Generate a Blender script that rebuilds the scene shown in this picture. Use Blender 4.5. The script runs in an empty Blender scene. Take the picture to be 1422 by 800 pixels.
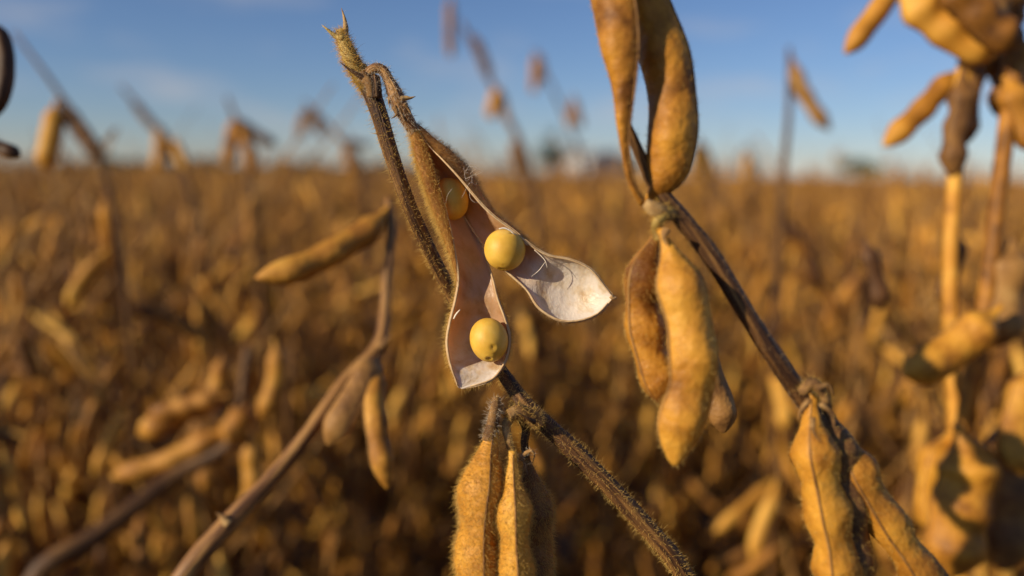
import bpy, math, random
import numpy as np
from mathutils import Vector, Matrix

random.seed(11)
rng = np.random.default_rng(11)
R = math.radians
scene = bpy.context.scene
col = scene.collection

# ------------------------------------------------------------------ camera
H = 0.80                      # camera height (m), about the height of the crop
F = 28.0 / 36.0 * 1422.0      # focal length in photograph pixels
ZF = 0.136                    # distance to the open pod
pitch, roll = R(8.2), R(0.9)
c_f = Vector((0, math.cos(pitch), -math.sin(pitch)))
_r, _u = Vector((1, 0, 0)), Vector((0, math.sin(pitch), math.cos(pitch)))
c_r = _r * math.cos(roll) + _u * math.sin(roll)
c_u = _u * math.cos(roll) - _r * math.sin(roll)
c_o = Vector((0, 0, H))
cam = bpy.data.cameras.new('camera')
cam.lens = 28.0; cam.sensor_width = 36.0
cam.clip_start = 0.01; cam.clip_end = 9000
cam.dof.use_dof = True
cam.dof.focus_distance = ZF
cam.dof.aperture_fstop = 7.2
cam_o = bpy.data.objects.new('camera', cam); col.objects.link(cam_o)
cam_o.matrix_world = Matrix(((c_r.x, c_u.x, -c_f.x, c_o.x), (c_r.y, c_u.y, -c_f.y, c_o.y), (c_r.z, c_u.z, -c_f.z, c_o.z), (0, 0, 0, 1)))
scene.camera = cam_o

# ------------------------------------------------------------------ sky and sun
SUN_EL, SUN_SIDE = R(20), R(59)          # low sun behind the camera's left shoulder
to_sun = Vector((-math.sin(SUN_SIDE) * math.cos(SUN_EL), -math.cos(SUN_SIDE) * math.cos(SUN_EL), math.sin(SUN_EL)))
world = bpy.data.worlds.new('World'); scene.world = world; world.use_nodes = True
wn, wl = world.node_tree.nodes, world.node_tree.links
wn.clear()
w_out = wn.new('ShaderNodeOutputWorld'); w_bg = wn.new('ShaderNodeBackground')
sky = wn.new('ShaderNodeTexSky'); sky.sky_type = 'NISHITA'; sky.sun_disc = False
sky.sun_elevation = SUN_EL
sky.sun_rotation = math.atan2(to_sun.x, to_sun.y)
sky.altitude = 100; sky.air_density = 1.0; sky.dust_density = 0.05; sky.ozone_density = 4.5
w_tc = wn.new('ShaderNodeTexCoord'); w_map = wn.new('ShaderNodeMapping')
w_map.inputs['Scale'].default_value = (3.2, 3.2, 13.0)
w_map.inputs['Location'].default_value = (2.35, 0.4, 0.15)
w_noise = wn.new('ShaderNodeTexNoise'); w_noise.inputs['Scale'].default_value = 1.6
w_noise.inputs['Detail'].default_value = 4; w_noise.inputs['Roughness'].default_value = 0.5
w_ramp = wn.new('ShaderNodeValToRGB')
w_ramp.color_ramp.elements[0].position = 0.50; w_ramp.color_ramp.elements[0].color = (0, 0, 0, 1)
w_ramp.color_ramp.elements[1].position = 0.80; w_ramp.color_ramp.elements[1].color = (0.55, 0.55, 0.55, 1)
w_mix = wn.new('ShaderNodeMix'); w_mix.data_type = 'RGBA'
w_mix.inputs[7].default_value = (6.6, 6.2, 6.2, 1)       # thin cloud, in the sky's own units
wl.new(w_tc.outputs['Generated'], w_map.inputs['Vector']); wl.new(w_map.outputs[0], w_noise.inputs['Vector'])
wl.new(w_noise.outputs[0], w_ramp.inputs[0]); wl.new(w_ramp.outputs[0], w_mix.inputs[0])
w_tint = wn.new('ShaderNodeMix'); w_tint.data_type = 'RGBA'; w_tint.blend_type = 'MULTIPLY'; w_tint.inputs[0].default_value = 1.0
w_tint.inputs[7].default_value = (1.02, 0.98, 1.12, 1)      # white balance of the whole sky
wl.new(sky.outputs[0], w_tint.inputs[6]); wl.new(w_tint.outputs[2], w_mix.inputs[6]); wl.new(w_mix.outputs[2], w_bg.inputs[0])
w_bg.inputs[1].default_value = 0.080
wl.new(w_bg.outputs[0], w_out.inputs[0])
sun = bpy.data.lights.new('sun', 'SUN'); sun.energy = 5.0; sun.angle = R(0.53); sun.color = (1.0, 0.82, 0.58)
sun_o = bpy.data.objects.new('sun', sun); col.objects.link(sun_o)
sun_o.rotation_euler = (-to_sun).to_track_quat('-Z', 'Y').to_euler()
vs = scene.view_settings
vs.view_transform = 'Standard'; vs.look = 'None'; vs.gamma = 1.0; vs.use_curve_mapping = False
vs.exposure = 0.06
scene.cycles.max_bounces = 6; scene.cycles.diffuse_bounces = 3; scene.cycles.glossy_bounces = 2
scene.cycles.transmission_bounces = 4; scene.cycles.caustics_reflective = False; scene.cycles.caustics_refractive = False
scene.cycles.use_denoising = True

# ------------------------------------------------------------------ helpers
def P(px, py, d=ZF):
    """a point at depth d (m) along the view axis, given by its place in the photograph"""
    return c_o + c_f * d + c_r * ((px - 711) / F * d) + c_u * ((400 - py) / F * d)

def mm_px(px, d=ZF):
    return px / F * d

def tag(o, label=None, cat=None, group=None, kind=None):
    if label: o['label'] = label
    if cat: o['category'] = cat
    if group: o['group'] = group
    if kind: o['kind'] = kind
    return o

def empty(name, loc=(0, 0, 0)):
    o = bpy.data.objects.new(name, None); col.objects.link(o); o.location = loc
    o.empty_display_size = 0.02
    return o

def make_mesh(name, v, f, mats, smooth=True, midx=None):
    me = bpy.data.meshes.new(name)
    v = np.asarray(v, dtype=np.float32)
    if isinstance(f, np.ndarray):
        k = f.shape[1]; n = len(f)
        me.vertices.add(len(v)); me.vertices.foreach_set('co', v.ravel())
        me.loops.add(n * k); me.loops.foreach_set('vertex_index', f.astype(np.int32).ravel())
        me.polygons.add(n); me.polygons.foreach_set('loop_start', np.arange(0, n * k, k, dtype=np.int32))
        me.update(calc_edges=True)
    else:
        me.from_pydata([tuple(map(float, p)) for p in v], [], f)
    for m in (mats if isinstance(mats, (list, tuple)) else [mats]): me.materials.append(m)
    if smooth: me.polygons.foreach_set('use_smooth', [True] * len(me.polygons))
    if midx is not None: me.polygons.foreach_set('material_index', np.asarray(midx, dtype=np.int32))
    me.update()
    return me

def obj(name, me, parent=None):
    o = bpy.data.objects.new(name, me); col.objects.link(o)
    if parent is not None:
        o.parent = parent
        # meshes are given in world coordinates; parents are unrotated
        w = parent.location.copy(); q = parent.parent
        while q is not None: w = w + q.location; q = q.parent
        o.location = -w
    return o

def catmull(pts, n):
    p = np.asarray([list(q) for q in pts], dtype=float)
    if len(p) == 2:
        t = np.linspace(0, 1, n)[:, None]; return p[0] * (1 - t) + p[1] * t
    e = np.vstack([2 * p[0] - p[1], p, 2 * p[-1] - p[-2]])
    s = np.linspace(0, len(p) - 1, n); out = []
    for x in s:
        i = min(int(x), len(p) - 2); t = x - i
        a, b, c, d = e[i], e[i + 1], e[i + 2], e[i + 3]
        out.append(0.5 * ((2 * b) + (-a + c) * t + (2 * a - 5 * b + 4 * c - d) * t * t + (-a + 3 * b - 3 * c + d) * t ** 3))
    return np.array(out)

def spline(pts, n, extra=None):
    """Catmull-Rom with knots by the root of the chord, so unequal spacing cannot loop"""
    p = np.asarray([list(q) for q in pts], dtype=float)
    q = p if extra is None else np.hstack([p, np.asarray(extra, float)[:, None]])
    k = np.concatenate([[0], np.cumsum(np.sqrt(np.linalg.norm(np.diff(p, axis=0), axis=1)) + 1e-9)])
    m = np.zeros_like(q)
    for i in range(len(q)):
        a, b = max(i - 1, 0), min(i + 1, len(q) - 1)
        if 0 < i < len(q) - 1:
            d0, d1 = (q[i] - q[i - 1]) / (k[i] - k[i - 1]), (q[i + 1] - q[i]) / (k[i + 1] - k[i])
            h0, h1 = k[i] - k[i - 1], k[i + 1] - k[i]
            m[i] = (d0 * h1 + d1 * h0) / (h0 + h1)
        else: m[i] = (q[b] - q[a]) / (k[b] - k[a])
    out = []
    for x in np.linspace(0, k[-1], n):
        i = min(max(np.searchsorted(k, x) - 1, 0), len(q) - 2); h = k[i + 1] - k[i]; t = (x - k[i]) / h
        out.append((2 * t**3 - 3 * t * t + 1) * q[i] + (t**3 - 2 * t * t + t) * h * m[i] + (-2 * t**3 + 3 * t * t) * q[i + 1] + (t**3 - t * t) * h * m[i + 1])
    return np.array(out)

def norm(a):
    return a / np.maximum(np.linalg.norm(a, axis=-1, keepdims=True), 1e-12)

def frames(c, ref=None):
    t = norm(np.gradient(c, axis=0))
    if ref is None: ref = np.array([0.3, -0.9, 0.2])
    n = np.zeros_like(c); a = ref - t[0] * np.dot(ref, t[0]); n[0] = a / np.linalg.norm(a)
    for i in range(1, len(c)):
        a = n[i - 1] - t[i] * np.dot(n[i - 1], t[i]); n[i] = a / np.linalg.norm(a)
    return t, n, np.cross(t, n)

def grid_faces(nr, ns, closed=True):
    f = []
    for i in range(nr - 1):
        for j in range(ns if closed else ns - 1):
            k = (j + 1) % ns
            f.append((i * ns + j, i * ns + k, (i + 1) * ns + k, (i + 1) * ns + j))
    return f

def tube(pts, rads, nr=40, ns=10, ribs=0.0, nrib=5, wob=0.0, rs=1):
    pts = [list(q) for q in pts]
    if len(rads) != len(pts): rads = np.interp(np.linspace(0, 1, len(pts)), np.linspace(0, 1, len(rads)), rads)
    c = spline(pts, nr, rads); c, r = c[:, :3], c[:, 3]
    t, n, b = frames(c)
    g = np.random.default_rng(rs)
    th = np.linspace(0, 2 * math.pi, ns, endpoint=False)
    v = []
    for i in range(nr):
        rr = max(r[i], 1e-5) * (1 + ribs * np.cos(nrib * th + 0.4 * math.sin(i * 0.35)) + wob * g.normal(size=ns))
        v.append(c[i] + np.outer(rr * np.cos(th), n[i]) + np.outer(rr * np.sin(th), b[i]))
    al = np.concatenate([[0], np.cumsum(np.linalg.norm(np.diff(c, axis=0), axis=1))])
    gr = np.stack([np.tile(np.cos(th), nr), np.tile(np.sin(th), nr), np.repeat(al * 90 + rs, ns)], 1)
    tube.grain = np.vstack([gr, gr[:1], gr[-1:]])
    v = np.vstack(v); f = grid_faces(nr, ns)
    k = len(v); v = np.vstack([v, c[:1], c[-1:]])
    for j in range(ns):
        f.append((k, (j + 1) % ns, j)); f.append((k + 1, (nr - 1) * ns + j, (nr - 1) * ns + (j + 1) % ns))
    return v, f

def add_grain(me, g):
    a = me.attributes.new('grain', 'FLOAT_VECTOR', 'POINT'); a.data.foreach_set('vector', np.asarray(g, np.float32).ravel())
    return me

def merge(parts):
    V, Fc, o = [], [], 0
    for v, f in parts:
        V.append(np.asarray(v)); Fc += [tuple(i + o for i in q) for q in f]; o += len(v)
    return np.vstack(V), Fc

def sm(x):
    x = np.clip(x, 0, 1); return x * x * (3 - 2 * x)

def pod_shape(u, seeds, neck=0.10, beak=0.06, rise=0.22):
    """width and thickness (0..1) along a pod from stalk to beak"""
    w = 0.16 + 0.84 * sm((u - neck * 0.45) / rise)
    w *= 1 - 0.86 * np.clip((u - 0.80) / 0.20, 0, 1) ** 2.3
    cs = np.linspace(0.27, 0.80, seeds) if seeds > 1 else np.array([0.5])
    bump = np.zeros_like(u)
    for s in cs: bump = np.maximum(bump, np.exp(-((u - s) / (0.34 / seeds / 1.25)) ** 2))
    th = np.minimum(w, 0.14 + 0.40 * w + 0.20 * bump * w)
    w = w * (0.93 + 0.07 * bump)
    return w, th

def pod(center, width, seeds=3, roll_a=0.0, nr=34, ns=16, thick=1.0, side=None, wr=0.02, rs=0, neck=0.10, rise=0.22, sharp=1.55):
    """a bean pod lofted along a centre line: lens-shaped section with a raised seam on each edge"""
    c = spline(center, nr * 3)
    al = np.concatenate([[0], np.cumsum(np.linalg.norm(np.diff(c, axis=0), axis=1))]); u = np.linspace(0, 1, nr)
    c = np.stack([np.interp(u * al[-1], al, c[:, j]) for j in range(3)], 1)
    w, th = pod_shape(u, seeds, neck, rise=rise)
    t = norm(np.gradient(c, axis=0))
    s0 = np.array(side if side is not None else c_f, dtype=float)
    wd = norm(np.cross(t, s0)); nd = norm(np.cross(wd, t))
    g = np.random.default_rng(rs + 5)
    ang = np.linspace(0, 2 * math.pi, ns, endpoint=False)
    V = []
    ph = g.uniform(0, 6, 4)
    for i in range(nr):
        ca, sa = math.cos(roll_a), math.sin(roll_a)
        W = wd[i] * ca + nd[i] * sa; N = nd[i] * ca - wd[i] * sa
        x = np.cos(ang); y = np.sign(np.sin(ang)) * np.abs(np.sin(ang)) ** sharp
        k = 1 + wr * (np.sin(u[i] * 37 + ph[0] + 3 * ang) + np.sin(u[i] * 23 + ph[1] - 2 * ang) + 0.7 * np.sin(u[i] * 71 + ph[2] + 4 * ang) + 0.6 * np.sin(u[i] * 110 + ph[3] - 3 * ang)) * np.abs(np.sin(ang))
        V.append(c[i] + np.outer(x * width / 2 * w[i], W) + np.outer(y * k * width / 2 * th[i] * thick * 1.12, N))
    V = np.vstack(V); f = grid_faces(nr, ns)
    pod.seams = (V[0::ns], V[ns // 2::ns])
    k = len(V); V = np.vstack([V, c[:1], c[-1:] + t[-1:] * width * 0.04])
    for j in range(ns):
        f.append((k, (j + 1) % ns, j)); f.append((k + 1, (nr - 1) * ns + j, (nr - 1) * ns + (j + 1) % ns))
    return V, f

def fuzz(v, f, n, length, rad, lean=None, mat=None, lean_amt=0.5, seed=3, jit=0.48, curl=0.45, outward=None):
    """thousands of short tapering hairs rooted on a surface, joined into one mesh"""
    g = np.random.default_rng(seed)
    tri = []
    for q in f:
        if len(q) == 3: tri.append(q)
        else: tri.append((q[0], q[1], q[2])); tri.append((q[0], q[2], q[3]))
    tri = np.array(tri); v = np.asarray(v)
    a, b, c = v[tri[:, 0]], v[tri[:, 1]], v[tri[:, 2]]
    nn = np.cross(b - a, c - a)
    if outward is None:
        ctr = v.mean(0); vol = ((a - ctr) * nn).sum()
        nn = nn * (1 if vol > 0 else -1)
    else: nn = nn * np.sign((nn * np.asarray(outward)).sum(1))[:, None]
    ar = np.linalg.norm(nn, axis=1); nn = norm(nn)
    k = g.choice(len(tri), n, p=ar / ar.sum())
    r1 = np.sqrt(g.random(n))[:, None]; r2 = g.random(n)[:, None]
    p = a[k] * (1 - r1) + b[k] * (r1 * (1 - r2)) + c[k] * (r1 * r2)
    N = nn[k]
    d = N + g.normal(size=(n, 3)) * jit
    if lean is not None: d = d + np.asarray(lean)[None, :] * lean_amt
    d = norm(d)
    bend = norm(g.normal(size=(n, 3)) + (np.asarray(lean)[None, :] * 1.0 if lean is not None else 0)) * curl
    L = (length * g.uniform(0.30, 1.10, n) * np.where(g.random(n) < 0.12, 1.6, 1.0))[:, None]
    s = norm(np.cross(d, g.normal(size=(n, 3)))); q = np.cross(d, s)
    m = p + d * L * 0.55 + bend * L * 0.12; e = p + d * L * 0.92 + bend * L * 0.5
    p = p - N * rad
    o = [(s, rad), (-0.5 * s + 0.87 * q, rad), (-0.5 * s - 0.87 * q, rad)]
    V = np.stack([p + x * y for x, y in o] + [m + x * y * 0.7 for x, y in o] + [e], axis=1)
    base = (np.arange(n) * 7)[:, None]
    pat = np.array([[0, 1, 4], [0, 4, 3], [1, 2, 5], [1, 5, 4], [2, 0, 3], [2, 3, 5], [3, 4, 6], [4, 5, 6], [5, 3, 6]])
    Fc = (base[:, :, None] + pat[None]).reshape(-1, 3)
    return make_mesh('fuzz', V.reshape(-1, 3), Fc, mat, smooth=True)

# ------------------------------------------------------------------ materials
def new_mat(name):
    m = bpy.data.materials.new(name); m.use_nodes = True
    nt = m.node_tree; bs = nt.nodes['Principled BSDF']
    return m, nt.nodes, nt.links, bs

def ramp(nodes, stops):
    r = nodes.new('ShaderNodeValToRGB'); e = r.color_ramp.elements
    while len(e) < len(stops): e.new(0.5)
    for x, (p, c) in zip(e, stops): x.position = p; x.color = (*c, 1)
    return r

def dry_mat(name, stops, scale, rough=0.6, bump=0.15, bscale=900, vary=0.25, trans=0.0, tcol=(0.6, 0.25, 0.05), stretch=None, dist=0.0004, island=False, spec=0.35, grain=False):
    """dry plant tissue: blotched colour, fine relief, some variation from piece to piece"""
    m, N, L, bs = new_mat(name)
    tc = N.new('ShaderNodeTexCoord'); mp = N.new('ShaderNodeMapping')
    if grain:
        at = N.new('ShaderNodeAttribute'); at.attribute_name = 'grain'; L.new(at.outputs['Vector'], mp.inputs[0])
    else: L.new(tc.outputs['Object'], mp.inputs[0])
    if stretch: mp.inputs['Scale'].default_value = stretch
    info = N.new('ShaderNodeObjectInfo')
    n1 = N.new('ShaderNodeTexNoise'); n1.noise_dimensions = '4D'; n1.inputs['Scale'].default_value = scale
    n1.inputs['Detail'].default_value = 5; n1.inputs['Roughness'].default_value = 0.6
    L.new(mp.outputs[0], n1.inputs['Vector'])
    rnd = info.outputs['Random']
    if island:
        ge = N.new('ShaderNodeNewGeometry'); ad = N.new('ShaderNodeMath'); ad.operation = 'ADD'
        fr = N.new('ShaderNodeMath'); fr.operation = 'FRACT'
        L.new(info.outputs['Random'], ad.inputs[0]); L.new(ge.outputs['Random Per Island'], ad.inputs[1])
        L.new(ad.outputs[0], fr.inputs[0]); rnd = fr.outputs[0]
    mu = N.new('ShaderNodeMath'); mu.operation = 'MULTIPLY'; mu.inputs[1].default_value = 20
    L.new(rnd, mu.inputs[0]); L.new(mu.outputs[0], n1.inputs['W'])
    # shift the blotch value per piece
    sh = N.new('ShaderNodeMath'); sh.operation = 'MULTIPLY_ADD'; sh.inputs[1].default_value = vary; sh.inputs[2].default_value = -vary / 2
    L.new(rnd, sh.inputs[0])
    ad2 = N.new('ShaderNodeMath'); ad2.operation = 'ADD'; L.new(sh.outputs[0], ad2.inputs[0]); L.new(n1.outputs[0], ad2.inputs[1])
    rp = ramp(N, stops); L.new(ad2.outputs[0], rp.inputs[0])
    L.new(rp.outputs[0], bs.inputs['Base Color'])
    bs.inputs['Roughness'].default_value = rough
    bs.inputs['Specular IOR Level'].default_value = spec
    n2 = N.new('ShaderNodeTexNoise'); n2.inputs['Scale'].default_value = bscale; n2.inputs['Detail'].default_value = 3
    L.new(mp.outputs[0], n2.inputs['Vector'])
    bp = N.new('ShaderNodeBump'); bp.inputs['Strength'].default_value = bump; bp.inputs['Distance'].default_value = dist
    L.new(n2.outputs[0], bp.inputs['Height']); L.new(bp.outputs[0], bs.inputs['Normal'])
    if trans > 0:
        tr = N.new('ShaderNodeBsdfTranslucent'); mx = N.new('ShaderNodeMixShader')
        mc = N.new('ShaderNodeMix'); mc.data_type = 'RGBA'; mc.blend_type = 'MULTIPLY'; mc.inputs[0].default_value = 0.0
        tr.inputs[0].default_value = (*tcol, 1)
        mx.inputs[0].default_value = trans
        L.new(bs.outputs[0], mx.inputs[1]); L.new(tr.outputs[0], mx.inputs[2])
        L.new(mx.outputs[0], N['Material Output'].inputs[0])
    return m

GOLD = [(0.28, (0.17, 0.062, 0.008)), (0.42, (0.45, 0.190, 0.020)), (0.56, (0.68, 0.325, 0.036)), (0.78, (0.82, 0.46, 0.070))]
BROWN = [(0.25, (0.07, 0.030, 0.010)), (0.45, (0.20, 0.095, 0.028)), (0.62, (0.36, 0.185, 0.05)), (0.8, (0.50, 0.29, 0.09))]
FIELD = [(0.22, (0.07, 0.026, 0.005)), (0.42, (0.31, 0.128, 0.016)), (0.60, (0.58, 0.268, 0.032)), (0.82, (0.78, 0.44, 0.075))]
DARK = [(0.3, (0.035, 0.014, 0.005)), (0.6, (0.10, 0.042, 0.012)), (0.8, (0.18, 0.08, 0.022))]
STEM = [(0.32, (0.022, 0.009, 0.005)), (0.46, (0.065, 0.028, 0.010)), (0.58, (0.17, 0.080, 0.022)), (0.78, (0.36, 0.20, 0.060))]
TIP = [(0.3, (0.20, 0.12, 0.03)), (0.55, (0.42, 0.29, 0.07)), (0.8, (0.55, 0.42, 0.15))]
M = {}
M['pod'] = dry_mat('golden_pod_skin', GOLD, 130, bump=0.55, bscale=650, dist=0.0008, trans=0.12, rough=0.55)
M['pod_brown'] = dry_mat('brown_pod_skin', BROWN, 150, bump=0.55, bscale=650, dist=0.0008, trans=0.08)
M['pod_tan'] = dry_mat('tan_pod_skin', [(0.32, (0.16, 0.062, 0.010)), (0.46, (0.38, 0.160, 0.020)), (0.60, (0.58, 0.285, 0.038)), (0.8, (0.70, 0.39, 0.07))], 110, bump=0.5, bscale=650, dist=0.0008, vary=0.1, trans=0.08)
M['pod_field'] = dry_mat('field_pod_skin', FIELD, 60, bump=0.2, vary=0.55, trans=0.08)
M['pod_mass'] = dry_mat('far_pod_skin', FIELD, 40, bump=0.1, vary=0.55, island=True)
M['pod_dark'] = dry_mat('weathered_dark_pod_skin', DARK, 90, bump=0.3)
M['stem'] = dry_mat('dry_stem_bark', STEM, 1.7, bump=0.8, bscale=5.0, stretch=(1, 1, 0.5), rough=0.55, grain=True, dist=0.0005, vary=0.06)
M['stem_red'] = dry_mat('reddish_stem_bark', [(0.34, (0.06, 0.024, 0.009)), (0.46, (0.19, 0.085, 0.028)), (0.58, (0.38, 0.20, 0.06)), (0.75, (0.52, 0.32, 0.11))], 1.9, bump=0.6, bscale=5.0, stretch=(1, 1, 0.4), rough=0.5, grain=True, vary=0.05)
M['twig'] = dry_mat('golden_brown_twig', FIELD, 120, bump=0.4, bscale=1200)
M['stem_field'] = dry_mat('field_stem_bark', BROWN, 120, bump=0.2, vary=0.4)
M['tip'] = dry_mat('pale_stem_tip', TIP, 300, bump=0.6, bscale=1200)
M['calyx'] = dry_mat('papery_calyx', [(0.3, (0.11, 0.052, 0.018)), (0.5, (0.30, 0.165, 0.055)), (0.75, (0.52, 0.35, 0.15))], 500, bump=0.6, rough=0.8)
M['inner'] = dry_mat('silvery_pod_lining', [(0.28, (0.62, 0.43, 0.22)), (0.42, (0.84, 0.73, 0.54)), (0.52, (0.93, 0.87, 0.76)), (0.8, (0.95, 0.91, 0.84))], 1.3, rough=0.36, bump=0.32, bscale=5.0, trans=0.34, tcol=(1.0, 0.55, 0.20), vary=0, spec=0.4, grain=True, dist=0.0006)
M['outer'] = dry_mat('open_pod_skin', [(0.28, (0.18, 0.085, 0.020)), (0.5, (0.40, 0.21, 0.050)), (0.72, (0.58, 0.35, 0.09))], 220, bump=0.6, bscale=1300, trans=0.40, tcol=(1.0, 0.50, 0.12), vary=0)
M['rim'] = dry_mat('cream_pod_rim', [(0.3, (0.48, 0.30, 0.14)), (0.7, (0.74, 0.56, 0.33))], 400, bump=0.4, trans=0.1, vary=0)
M['seam'] = dry_mat('brown_seam', [(0.3, (0.10, 0.042, 0.012)), (0.5, (0.28, 0.135, 0.036)), (0.75, (0.48, 0.27, 0.08))], 260, bump=0.5)
M['hair'] = dry_mat('straw_hair', [(0.3, (0.74, 0.46, 0.09)), (0.7, (0.88, 0.62, 0.18))], 300, rough=0.45, trans=0.30, tcol=(0.8, 0.55, 0.22), bump=0)
M['hair_pale'] = dry_mat('silver_hair', [(0.3, (0.66, 0.52, 0.34)), (0.7, (0.82, 0.74, 0.60))], 300, rough=0.4, trans=0.25, tcol=(0.8, 0.65, 0.4), bump=0)
M['hair_brown'] = dry_mat('brown_hair', [(0.3, (0.20, 0.11, 0.05)), (0.7, (0.48, 0.32, 0.16))], 300, rough=0.5, trans=0.2, tcol=(0.5, 0.3, 0.1), bump=0)
M['thread'] = dry_mat('white_thread', [(0.3, (0.7, 0.6, 0.45)), (0.7, (0.85, 0.78, 0.68))], 300, rough=0.5, bump=0)

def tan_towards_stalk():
    # multiplies brown into the lining towards the stalk, weaker at the free end (attribute 'tan', set on the valves)
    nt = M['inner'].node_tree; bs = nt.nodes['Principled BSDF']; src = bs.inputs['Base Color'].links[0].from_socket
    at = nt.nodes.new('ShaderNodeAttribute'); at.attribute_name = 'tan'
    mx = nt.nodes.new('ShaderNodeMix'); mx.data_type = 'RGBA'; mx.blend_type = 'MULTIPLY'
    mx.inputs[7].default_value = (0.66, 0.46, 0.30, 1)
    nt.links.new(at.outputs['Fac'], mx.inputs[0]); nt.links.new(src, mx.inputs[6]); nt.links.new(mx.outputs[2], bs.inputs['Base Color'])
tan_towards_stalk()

def bean_mat():
    m, N, L, bs = new_mat('yellow_bean_skin')
    tc = N.new('ShaderNodeTexCoord'); n1 = N.new('ShaderNodeTexNoise'); n1.inputs['Scale'].default_value = 260; n1.inputs['Detail'].default_value = 4
    L.new(tc.outputs['Object'], n1.inputs['Vector'])
    rp = ramp(N, [(0.34, (0.66, 0.385, 0.045)), (0.52, (0.76, 0.47, 0.070)), (0.75, (0.82, 0.56, 0.14))])
    L.new(n1.outputs[0], rp.inputs[0]); L.new(rp.outputs[0], bs.inputs['Base Color'])
    bs.inputs['Roughness'].default_value = 0.52; bs.inputs['Specular IOR Level'].default_value = 0.4
    bs.inputs['Subsurface Weight'].default_value = 0.10; bs.inputs['Subsurface Radius'].default_value = (1.0, 0.55, 0.15)
    bs.inputs['Subsurface Scale'].default_value = 0.0012
    n2 = N.new('ShaderNodeTexNoise'); n2.inputs['Scale'].default_value = 620; n2.inputs['Detail'].default_value = 4
    L.new(tc.outputs['Object'], n2.inputs['Vector'])
    bp = N.new('ShaderNodeBump'); bp.inputs['Strength'].default_value = 0.22; bp.inputs['Distance'].default_value = 0.0003
    L.new(n2.outputs[0], bp.inputs['Height']); L.new(bp.outputs[0], bs.inputs['Normal'])
    return m
M['bean'] = bean_mat()

def plain_mat(name, stops, scale, rough=0.8, bump=0.3, dist=0.02):
    m, N, L, bs = new_mat(name)
    tc = N.new('ShaderNodeTexCoord'); n1 = N.new('ShaderNodeTexNoise'); n1.inputs['Scale'].default_value = scale; n1.inputs['Detail'].default_value = 6
    L.new(tc.outputs['Object'], n1.inputs['Vector']); rp = ramp(N, stops)
    L.new(n1.outputs[0], rp.inputs[0]); L.new(rp.outputs[0], bs.inputs['Base Color']); bs.inputs['Roughness'].default_value = rough
    bp = N.new('ShaderNodeBump'); bp.inputs['Strength'].default_value = bump; bp.inputs['Distance'].default_value = dist
    L.new(n1.outputs[0], bp.inputs['Height']); L.new(bp.outputs[0], bs.inputs['Normal'])
    return m
M['soil'] = plain_mat('dry_soil', [(0.3, (0.045, 0.028, 0.016)), (0.6, (0.11, 0.070, 0.040)), (0.8, (0.18, 0.12, 0.07))], 14, bump=0.8)
M['litter'] = dry_mat('fallen_leaf', [(0.3, (0.10, 0.055, 0.022)), (0.55, (0.24, 0.14, 0.06)), (0.8, (0.38, 0.25, 0.11))], 40, vary=0.5, island=True, bump=0.1)
M['white_wall'] = plain_mat('white_render', [(0.3, (0.70, 0.70, 0.69)), (0.7, (0.82, 0.82, 0.80))], 1.5, dist=0.01)
M['blue_metal'] = plain_mat('dark_blue_sheet_metal', [(0.3, (0.045, 0.075, 0.13)), (0.7, (0.075, 0.115, 0.18))], 1.0, rough=0.5, dist=0.01)
M['grey_metal'] = plain_mat('grey_sheet_metal', [(0.3, (0.16, 0.20, 0.25)), (0.7, (0.24, 0.28, 0.33))], 1.0, rough=0.5, dist=0.01)
M['glass'] = plain_mat('dark_window_glass', [(0.3, (0.02, 0.025, 0.03)), (0.7, (0.04, 0.05, 0.06))], 1.0, rough=0.15, bump=0)
M['leaf_dark'] = dry_mat('dark_tree_leaf', [(0.3, (0.020, 0.035, 0.016)), (0.7, (0.05, 0.075, 0.03))], 0.8, island=True, bump=0)
M['leaf_pale'] = dry_mat('pale_tree_leaf', [(0.3, (0.09, 0.12, 0.04)), (0.7, (0.17, 0.19, 0.07))], 0.8, island=True, bump=0)
M['bark'] = plain_mat('tree_bark', [(0.3, (0.05, 0.035, 0.025)), (0.7, (0.11, 0.08, 0.06))], 6)

# ------------------------------------------------------------------ ground, buildings and trees on the horizon
def ground():
    # one sheet: fine near the camera, coarse towards the horizon
    r = np.concatenate([np.linspace(0, 4, 60), np.geomspace(4.2, 6000, 50)])
    a = np.linspace(0, 2 * math.pi, 120, endpoint=False)
    V = []
    for rr in r:
        x, y = rr * np.sin(a), rr * np.cos(a)
        z = (0.010 * np.sin(9 * x + 1) * np.cos(7 * y) + 0.012 * np.sin(23 * x + 17 * y) + 0.008 * np.sin(41 * y - 31 * x)) * (rr < 30) - 0.012
        V.append(np.stack([x, y, z], 1))
    V = np.vstack(V)
    return make_mesh('ground', V, grid_faces(len(r), 120), M['soil'])
tag(obj('ground', ground()), 'dark dry soil of the soybean field', kind='structure')

def box(x0, x1, y0, y1, z0, z1):
    v = [(x, y, z) for x in (x0, x1) for y in (y0, y1) for z in (z0, z1)]
    return np.array(v, float), [(0, 1, 3, 2), (4, 6, 7, 5), (0, 4, 5, 1), (2, 3, 7, 6), (0, 2, 6, 4), (1, 5, 7, 3)]

def gable(x0, x1, y0, y1, z0, z1, over=0.3):
    xm = (x0 + x1) / 2
    x0 -= over; x1 += over; y0 -= over; y1 += over
    v = np.array([(x0, y0, z0), (x1, y0, z0), (xm, y0, z1), (x0, y1, z0), (x1, y1, z0), (xm, y1, z1)], float)
    return v, [(0, 1, 2), (3, 5, 4), (0, 2, 5, 3), (1, 4, 5, 2), (0, 3, 4, 1)]

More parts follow.
